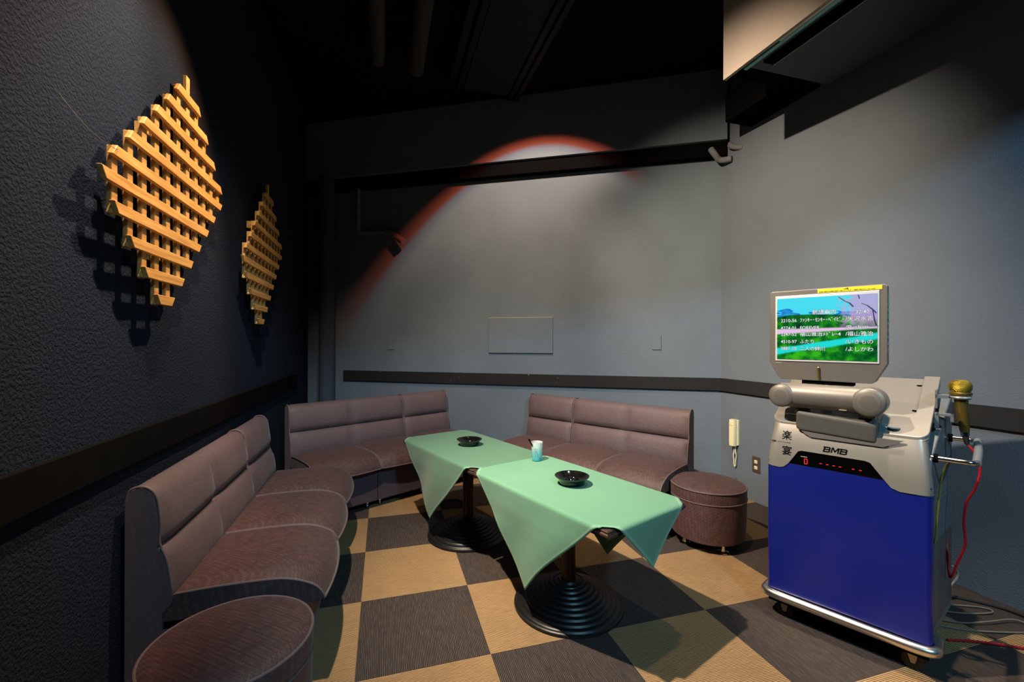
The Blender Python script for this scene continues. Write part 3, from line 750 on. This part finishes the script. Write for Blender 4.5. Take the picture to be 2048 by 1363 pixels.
# hood: front skin as a grid bending back towards the top
def hood_bottom(x):
    P_ = [(0, .670), (.052, .667), (.068, .672), (.084, .688), (.118, .748), (.130, .753), (.350, .753), (.366, .748), (.411, .686), (.425, .668), (.450, .659), (.54, .662)]
    for (x0, z0), (x1, z1) in zip(P_, P_[1:]):
        if x0 <= x <= x1: return z0+(z1-z0)*(x-x0)/(x1-x0)
    return P_[-1][1]
xs = [0, .004, .012, .025, .04, .052, .060, .068, .076, .084, .096, .108, .118, .124, .130, .2, .27, .31, .350, .358, .366, .38, .395, .411, .418, .425, .437, .450, .48, .505, .52, .530, .537, .54]
def hood_surf(x, t):
    zb = hood_bottom(x); zt = .858; z = zb+(zt-zb)*t
    e = min(x, W-x); r = .028
    y = (r-math.sqrt(max(0, r*r-(r-e)**2))) if e < r else 0
    y += .030*max(0, (z-.70)/.15)**2-.004
    if x < .06: pass
    inset = .018*max(0, (z-.68)/.17)
    xx = x+inset*(1-2*x/W)
    return (xx, y, z)
vs = []; T_ = 10
for x in xs:
    for k_ in range(T_+1): vs.append(hood_surf(x, k_/T_))
fs = [(i*(T_+1)+k_, (i+1)*(T_+1)+k_, (i+1)*(T_+1)+k_+1, i*(T_+1)+k_+1) for i in range(len(xs)-1) for k_ in range(T_)]
# return edge of the skin
base_i = len(vs)
for x in xs:
    p = hood_surf(x, 0); vs.append((p[0], p[1]+.02, p[2]))
for i in range(len(xs)-1): fs.append((i*(T_+1), base_i+i, base_i+i+1, (i+1)*(T_+1)))
hd = obj('silver_hood', MB().add(vs, fs), silver_m, kc, smooth=True, angle=50)
# rolled front edge of the top plate and the plate itself, sloping up to the rear
def top_pts(inset=0):
    return [(.018, .045), (.03, .030), (.06, .026), (W-.06, .026), (W-.03, .030), (W-.016, .05), (W-.004, DP), (.004, DP)]
def zt(y): return .852+(y-.026)*(1.058-.852)/(DP-.026)
tp = [(x, y, zt(y)) for x, y in top_pts()]; bt = [(x, y, zt(y)-.02) for x, y in top_pts()]
obj('top_plate', MB().loft([bt, tp]), silver_m, kc, bevel=.003)
# raised U-shaped frame round the sunken tray
def arc2(cx_, cy_, r_, a0_, a1_, n_=6): return [(cx_+r_*math.cos(a0_+(a1_-a0_)*i/n_), cy_+r_*math.sin(a0_+(a1_-a0_)*i/n_)) for i in range(n_+1)]
U_ = [(.004, DP), (.014, .07)] + arc2(.050, .066, .038, PI, 1.5*PI) + arc2(W-.052, .066, .038, 1.5*PI, 2*PI) + [(W-.004, DP), (W-.054, DP)] + \
     arc2(W-.110, .175, .050, 0, -PI/2) + arc2(.112, .175, .050, -PI/2, -PI) + [(.054, DP)]
obj('top_frame', MB().loft([[(x, y, zt(y)-.004) for x, y in U_], [(x, y, zt(y)+.013) for x, y in U_]]), silver_m, kc, bevel=.0025)
for x_, y_ in ((W-.066, .37), (W-.066, .20)):
    obj('screw_hole', MB().lathe([(0, .002), (.008, .002), (.009, .0)], x_, y_, 16, zt(y_)), black_m, kc)
# front valley where the arm mounts, bracket shadow put into its darker grey
obj('front_recess', MB().plate([(.145, .826), (.165, .815), (.40, .815), (.44, .835), (.46, .848), (.12, .848)], .006, .012), plain('shaded grey inlay', srgb(120, 116, 112), .4, .3), kc)
# display strip
dp = obj('display_window', MB().plate([(.084, .684), (.118, .751), (.128, .755), (.352, .755), (.366, .751), (.413, .684)], .0025, .02), glassblk_m, kc)
def seg(x, z, w_=.008, h_=.0022): return MB().box(x-w_/2, .0008, z-h_/2, x+w_/2, .0022, z+h_/2)
for x_ in (.203, .225, .247, .268, .310, .333): obj('led_dash', seg(x_, .712), led_m, dp)
zero = MB()
for (x0, z0, x1, z1) in ((-.005, .009, .005, .011), (-.005, -.011, .005, -.009), (-.006, -.010, -.004, .010), (.004, -.010, .006, .010)): zero.box(.150+x0, .0008, .710+z0, .150+x1, .0022, .710+z1)
obj('led_zero', zero, led_m, dp)
# lettering
def text(s, x, z, h, mat, parent, y=-.0012, name='lettering', shear=0, sx=1.0, align='LEFT', ext=.0004, off=0, conform=False):
    cu2 = bpy.data.curves.new(name, 'FONT'); cu2.body = s; cu2.size = h; cu2.shear = shear; cu2.align_x = align; cu2.extrude = ext; cu2.offset = off; cu2.resolution_u = 3
    to = bpy.data.objects.new('tmp_text', cu2); COL.objects.link(to)
    dg = bpy.context.evaluated_depsgraph_get(); me = bpy.data.meshes.new_from_object(to.evaluated_get(dg))
    bpy.data.objects.remove(to); bpy.data.curves.remove(cu2)
    me.transform(Matrix(((sx, 0, 0, x), (0, 0, -1, y), (0, 1, 0, z), (0, 0, 0, 1))))
    if conform:      # printed on the curved hood
        for v_ in me.vertices: v_.co.y = .030*max(0, (v_.co.z-.70)/.15)**2-.004-.0012+(.0004 if v_.co.y > y else 0)
    me.materials.clear(); me.materials.append(mat); me.name = name
    o = bpy.data.objects.new(name, me); COL.objects.link(o); o.parent = parent; return o
def hood_y(z): return .030*max(0, (z-.70)/.15)**2-.004
def strokes(lines, x, z, sx, sz, wd, mat, parent, name):
    m_ = MB()
    for ln in lines:
        P = [Vector((x+(p[0]+.22*p[1])*sx, 0, z+p[1]*sz)) for p in ln]
        for a_, b_ in zip(P, P[1:]):
            d_ = (b_-a_).normalized(); n_ = Vector((-d_.z, 0, d_.x))*wd/2; a2, b2 = a_-d_*wd*.4, b_+d_*wd*.4
            q_ = [a2+n_, a2-n_, b2-n_, b2+n_]
            m_.add([(v.x, hood_y(v.z)-.0011, v.z) for v in q_]+[(v.x, hood_y(v.z)+.0006, v.z) for v in q_], [(0, 1, 2, 3), (7, 6, 5, 4), (0, 4, 5, 1), (1, 5, 6, 2), (2, 6, 7, 3), (3, 7, 4, 0)])
    return obj(name, m_, mat, parent)
BL_ = [[(-.12, 1), (.85, 1), (1, .86), (.95, .62), (.8, .53), (.22, .53)], [(.8, .5), (1.02, .38), (1, .14), (.85, 0), (0, 0), (.02, .8)]]
ML_ = [[(0, 0), (0, 1), (.14, 1), (.58, .22), (1.02, 1), (1.16, 1), (1.16, 0)]]
for k_, (gl, ox) in enumerate(((BL_, 0), (ML_, 1.38), (BL_, 2.92))):
    strokes([[(p[0]+ox, p[1]) for p in ln] for ln in gl], .212, .7655, .0190, .0175, .0044, ink_m, hd, 'brand_letter')
text('楽', .058, .793, .041, ink_m, hd, y=.004, name='brush_character', conform=True, off=.0003, sx=.95)
text('宴', .061, .729, .041, ink_m, hd, y=.0, name='brush_character', conform=True, off=.0003, sx=.95)
text('UGA', .018, .776, .0080, ink_m, hd, y=.0015, name='small_letters', conform=True, sx=1.15, off=.0004)
text('- R A K U E N', .041, .776, .0064, ink_m, hd, y=.001, name='small_letters', conform=True, sx=1.35)
text('TRANSPOSE', .131, .727, .0045, scrtext_m.copy() if False else cream_m, dp, y=.001, name='display_caption', sx=1.0)
# mounting bracket for the screen arm
br = thing('monitor', 'small silver flat monitor showing a song list over a green landscape', 'monitor', (KA.x, KA.y, 0), KR)
bk = obj('stand_bracket', MB().loft([[(.111, .0, .838), (.384, .0, .824), (.386, .0, .90), (.111, .0, .921)], [(.111, .14, .915), (.386, .14, .915), (.386, .14, .955), (.111, .14, .955)]]), dkgrey_m, br, bevel=.013, seg=3)
obj('stand_post', MB().tube([(.205, .10, .93), (.205, .10, 1.12)], .02, 16), chrome_m, br, smooth=True)
obj('hinge', MB().box(.12, .06, 1.035, .30, .11, 1.062), black_m, br, bevel=.003)
for x_ in (.125, .345): obj('hinge_knuckle', MB().tube([(x_-.022, .045, .922), (x_+.030, .045, .922)], .019, 16), silver_m, br, smooth=True)
obj('cable_tie_tab', MB().plate([(.386, .835), (.41, .85), (.40, .87), (.41, .885), (.386, .905)], .03, .034).lathe([(0, -.002), (.020, -.002), (.020, .002), (0, .002)], .425, .06, 20, .885), plain('blue grey tab', srgb(110, 135, 145), .4, .3), br)
# monitor shell
sh = [(-.004, 1.13), (.030, 1.062), (.044, 1.051), (.360, 1.051), (.374, 1.062), (.408, 1.13), (.408, 1.436), (.400, 1.444), (.004, 1.444), (-.004, 1.436)]
sh_in = [(.018, 1.14), (.035, 1.075), (.044, 1.067), (.360, 1.067), (.369, 1.075), (.386, 1.14), (.386, 1.42), (.38, 1.425), (.024, 1.425), (.018, 1.42)]
shell = obj('shell', MB().loft([[(x, .05, z) for x, z in sh], [(x, .085, z) for x, z in sh], [(x, .115, z) for x, z in sh_in]]), monsilver_m, br, bevel=.003)
obj('bezel', MB().plate([(.020, 1.131), (.384, 1.131), (.384, 1.421), (.020, 1.421)], .046, .052), plain('pale inner bezel', srgb(205, 205, 205), .35, .2), br, bevel=.002)
scb = MB().box(0, 0, 0, .349, .002, .268)
scr = obj('screen', scb, screen_m, br); scr.location = (.0285, .0435, 1.141)
# branches on the picture
brn = MB()
for P_ in ([(.225, 0, .262), (.245, 0, .245), (.262, 0, .235), (.275, 0, .218)], [(.300, 0, .232), (.318, 0, .222), (.335, 0, .205), (.347, 0, .19)], [(.290, 0, .266), (.294, 0, .25)], [(.335, 0, .205), (.342, 0, .16), (.347, 0, .14)]):
    brn.tube([(x, -.0006, z) for x, _, z in P_], [.0016, .0022, .003, .0024][:len(P_)], 5)
obj('picture_branches', brn, emit('dark branch on screen', srgb(25, 40, 80), 1), scr)
def stext(s, x, z, h, sx=1.0):
    text(s, x, z, h, scrout_m, scr, y=-.0006, name='screen_text_shadow', sx=sx, off=.0008, ext=.0001)
    text(s, x, z, h, scrtext_m, scr, y=-.0013, name='screen_text', sx=sx, off=.0001, ext=.0001)
stext('新譜案内', .133, .194, .0215)
stext('32/40', .281, .190, .0205, .95)
rows = [(.163, '2210-56', 'ﾌｧﾝｷｰ･ﾓﾝｷｰ･ﾍﾞｲﾋﾞｰ', 1.0, '/矢沢永吉'), (.130, '4274-01', 'FOREVER', .95, '/Pushim'), (.102, '2247-52', '福山雅治ﾒﾄﾞﾚｰ4', 1.12, '/福山雅治'), (.070, '4510-97', 'ふたり', 1.0, '/いきもの'), (.040, '3881-10', '二人の絆川', 1.0, '/よしかわ')]
for z_, a, b, sxx, c in rows:
    stext(a, .015, z_, .0200, .93); stext(b, .088, z_, .0200, sxx*.93); stext(c, .249, z_, .0205, 1.02 if c != '/Pushim' else 1.15)
obj('sticker', MB().box(.180, .0485, 1.424, .392, .0498, 1.4405), yellow_m, br)
text('ご注意', .268, 1.4335, .006, ink_m, br, y=.0483, name='sticker_text')
text('本機の操作は係員の指示に従ってください 画面に触れないでください', .186, 1.4268, .0042, ink_m, br, y=.0483, name='sticker_text', sx=1.45)
text('SANYO', .022, 1.1225, .0052, cream_m, br, y=.0495, name='maker_letters', sx=1.3)
obj('brass_pin', MB().tube([(.186, .045, 1.056), (.184, .044, 1.105)], .0035, 10), brass_m, br, smooth=True)
obj('brass_pin_tip', MB().lathe([(0, -.005), (.005, 0), (0, .005)], .184, .044, 12, 1.107), brass_m, br, smooth=True)
vt = MB()
for k_ in range(9): vt.box(.4065, .058, 1.18+k_*.026, .4092, .080, 1.18+k_*.026+.012)
obj('side_vents', vt, plain('pale vent light', srgb(130, 170, 190), .4), br)
# speaker bar in front of the stand
sb = thing('speaker_bar', 'silver tube shaped speaker bar below the monitor with round grilles', 'speaker', (KA.x, KA.y, 0), KR)
def bar():
    rings = []
    for i in range(25):
        x = .055+.312*i/24; rings.append([(x, .015+.045*math.cos(a*PI/16), .986+.052*math.sin(a*PI/16)) for a in range(32)])
    return MB().loft(rings)
obj('bar_body', bar(), monsilver_m, sb, smooth=True, angle=50)
for x_, rx_ in ((.064, .0485), (.362, .054)):
    ring = []
    for i in range(12):
        t = i/11; s_ = math.sqrt(max(0, 1-(t)**2.2)); rr = rx_*s_
        ring.append([(x_+rr*math.cos(a*PI/18), -.026-.016*t+.004, .984+rr*1.02*math.sin(a*PI/18)) for a in range(36)])
    back_ = [(x_+rx_*math.cos(a*PI/18), .05, .984+rx_*1.02*math.sin(a*PI/18)) for a in range(36)]
    obj('speaker_cup', MB().loft([back_, ring[0]]), monsilver_m, sb, smooth=True, angle=40)
    obj('grille_dome', MB().loft(ring[:-1]), grille_m, sb, smooth=True, angle=60)
obj('speaker_letters', MB().box(.268, -.018, .944, .292, -.0155, .9455), cream_m, sb)
# casters
for x_, y_ in ((.06, .03), (W-.06, .03), (.06, DP-.05), (W-.06, DP-.05)):
    c1 = obj('caster', MB().plate([(x_-.022, .09), (x_+.022, .09), (x_+.014, .04), (x_+.010, .026), (x_-.002, .026), (x_-.006, .04)], y_-.004, y_).plate([(x_-.022, .09), (x_+.022, .09), (x_+.014, .04), (x_+.010, .026), (x_-.002, .026), (x_-.006, .04)], y_+.028, y_+.032), caster_m, kc)
    ax_ = []
    rg = [[(x_+.004+.033*math.cos(a*PI/14), yy, .033+.033*math.sin(a*PI/14)) for a in range(28)] for yy in (y_+.002, y_+.026)]
    obj('wheel', MB().loft(rg), rubber_m, c1, smooth=True, angle=40)
# side handle
hp = smooth_path([(W-.015, .07, .79), (W+.03, .07, .79), (W+.085, .07, .79), (W+.105, .085, .79)], 5)
hp2 = smooth_path([(W-.015, .34, .83), (W+.03, .34, .83), (W+.085, .34, .83), (W+.105, .325, .83)], 5)
h0 = obj('handle_grip', MB().tube([(W+.105, .08, .79), (W+.108, .2, .81), (W+.105, .33, .83)], .0125, 14), sidegrey_m, kc, smooth=True)
for q_, y_, z_ in ((hp, .07, .79), (hp2, .34, .83)):
    h1 = obj('handle_arm', MB().tube(q_, .009, 12), chrome_m, kc, smooth=True)
    obj('handle_collar', MB().tube([(W-.004+.1*(y_-.07), y_, z_), (W+.008+.1*(y_-.07), y_, z_)], .016, 14), black_m, h1, smooth=True)
# microphone holder
mh = obj('microphone_holder', MB().box(W-.008, .20, 1.00, W+.03, .26, 1.012).box(W-.008, .20, .96, W-.002, .26, 1.03).tube([(W+.062+.030*math.cos(a*PI/10+PI), .23+.030*math.sin(a*PI/10+PI), 1.006) for a in range(-8, 9)], .006, 8), sidegrey_m, kc, smooth=True)
obj('latch', MB().box(W-.008, .17, .885, W+.004, .20, .945).box(W-.004, .17, .935, W+.045, .19, .945).box(W+.035, .17, .915, W+.045, .19, .945), sidegrey_m, kc, bevel=.001)
obj('yellow_cable', MB().tube(smooth_path([(W+.035, .09, .78), (W+.02, .085, .74), (W+.012, .07, .66), (W+.006, .045, .55), (W+.001, .05, .48)], 6), .003, 8), yel_m, kc, smooth=True)

# microphone with its red cable
mc = thing('microphone', 'gold wire-headed microphone hanging in the cabinet side holder with red cable', 'microphone', (KA.x, KA.y, 0), KR)
mx_, my_ = W+.060, .232
axm = [Vector((mx_, my_, 1.02)), Vector((mx_+.012, my_-.006, .875))]
hz = []
for i in range(13):
    a = -PI/2+PI*i/12; hz.append((.034*math.cos(a)**.6 if 0 < i < 12 else 0, .027*math.sin(a)))
obj('mesh_head', MB().lathe(hz, mx_-.001, my_, 28, 1.046), gold_m, mc, smooth=True, angle=60)
obj('head_collar', MB().lathe([(.026, -.004), (.033, .0), (.033, .008), (.028, .012)], mx_, my_, 28, 1.016), brass_m, mc, smooth=True)
obj('handle', MB().tube([axm[0], axm[0].lerp(axm[1], .5), axm[1]], [.021, .018, .0135], 20), brass_m, mc, smooth=True)
obj('connector', MB().tube([axm[1], axm[1]+Vector((.001, 0, -.012))], .0125, 16), chrome_m, mc, smooth=True)
obj('strain_relief', MB().tube([axm[1]+Vector((.001, 0, -.012)), axm[1]+Vector((.006, 0, -.045))], [.010, .007], 12), rubber_m, mc, smooth=True)
e_ = axm[1]+Vector((.006, 0, -.045))
rp = smooth_path([e_, e_+Vector((.020, 0, -.03)), e_+Vector((.034, 0, -.09)), e_+Vector((.022, 0, -.16)), e_+Vector((.0, 0, -.22)), e_+Vector((-.008, 0, -.30)), e_+Vector((-.004, 0, -.38)), e_+Vector((-.025, .0, -.46)), e_+Vector((-.045, .02, -.53)), e_+Vector((-.055, .06, -.45)), e_+Vector((-.058, .12, -.38))], 8)
obj('cable', MB().tube(rp, .0042, 8), red_m, mc, smooth=True)

# loose cords on the carpet
def fl(pts, z=.006): return [(x, y, z) for x, y in pts]
tag(obj('floor_cord', MB().tube(smooth_path([(2.50, -.32, .012), (2.60, -.36, .007), (2.70, -.385, .007), (2.735, -.375, .007), (2.715, -.345, .007), (2.62, -.30, .007), (2.50, -.25, .007)], 8), .0032, 8), white_m, smooth=True), 'white cord in a small loop on the carpet near the cabinet', 'cord')
tag(obj('floor_cord', MB().tube(smooth_path([(2.42, -.36, .012), (2.50, -.40, .008), (2.60, -.43, .014), (2.72, -.45, .014), (2.75, -.49, .008), (2.70, -.515, .006), (2.60, -.49, .006), (2.45, -.43, .006), (2.36, -.36, .006)], 8), .0032, 8), white_m, smooth=True), 'white cord in a long loop lying over the red cord on the carpet', 'cord')
tag(obj('floor_cord', MB().tube(smooth_path([(2.30, -.45, .006), (2.42, -.50, .006), (2.55, -.58, .006), (2.70, -.68, .006), (2.80, -.80, .006), (2.8, -1.2, .006)], 8), .005, 8), red_m, smooth=True), 'red cord running to the right edge across the dark carpet', 'cord')
tag(obj('floor_cord', MB().tube(smooth_path([(2.50, -.20, .006), (2.65, -.22, .006), (2.78, -.34, .006), (2.82, -.46, .006), (2.83, -.8, .006)], 8), .007, 8), rubber_m, smooth=True), 'black cord along the foot of the right wall behind the white loops', 'cord')
tag(obj('floor_cord', MB().tube(smooth_path([(2.63, -.245, .17), (2.685, -.262, .155), (2.705, -.27, .12), (2.68, -.268, .085), (2.60, -.255, .02), (2.55, -.25, .007)], 8), .005, 8), white_m, smooth=True), 'short arc of cream cord sticking out behind the cabinet', 'cord')
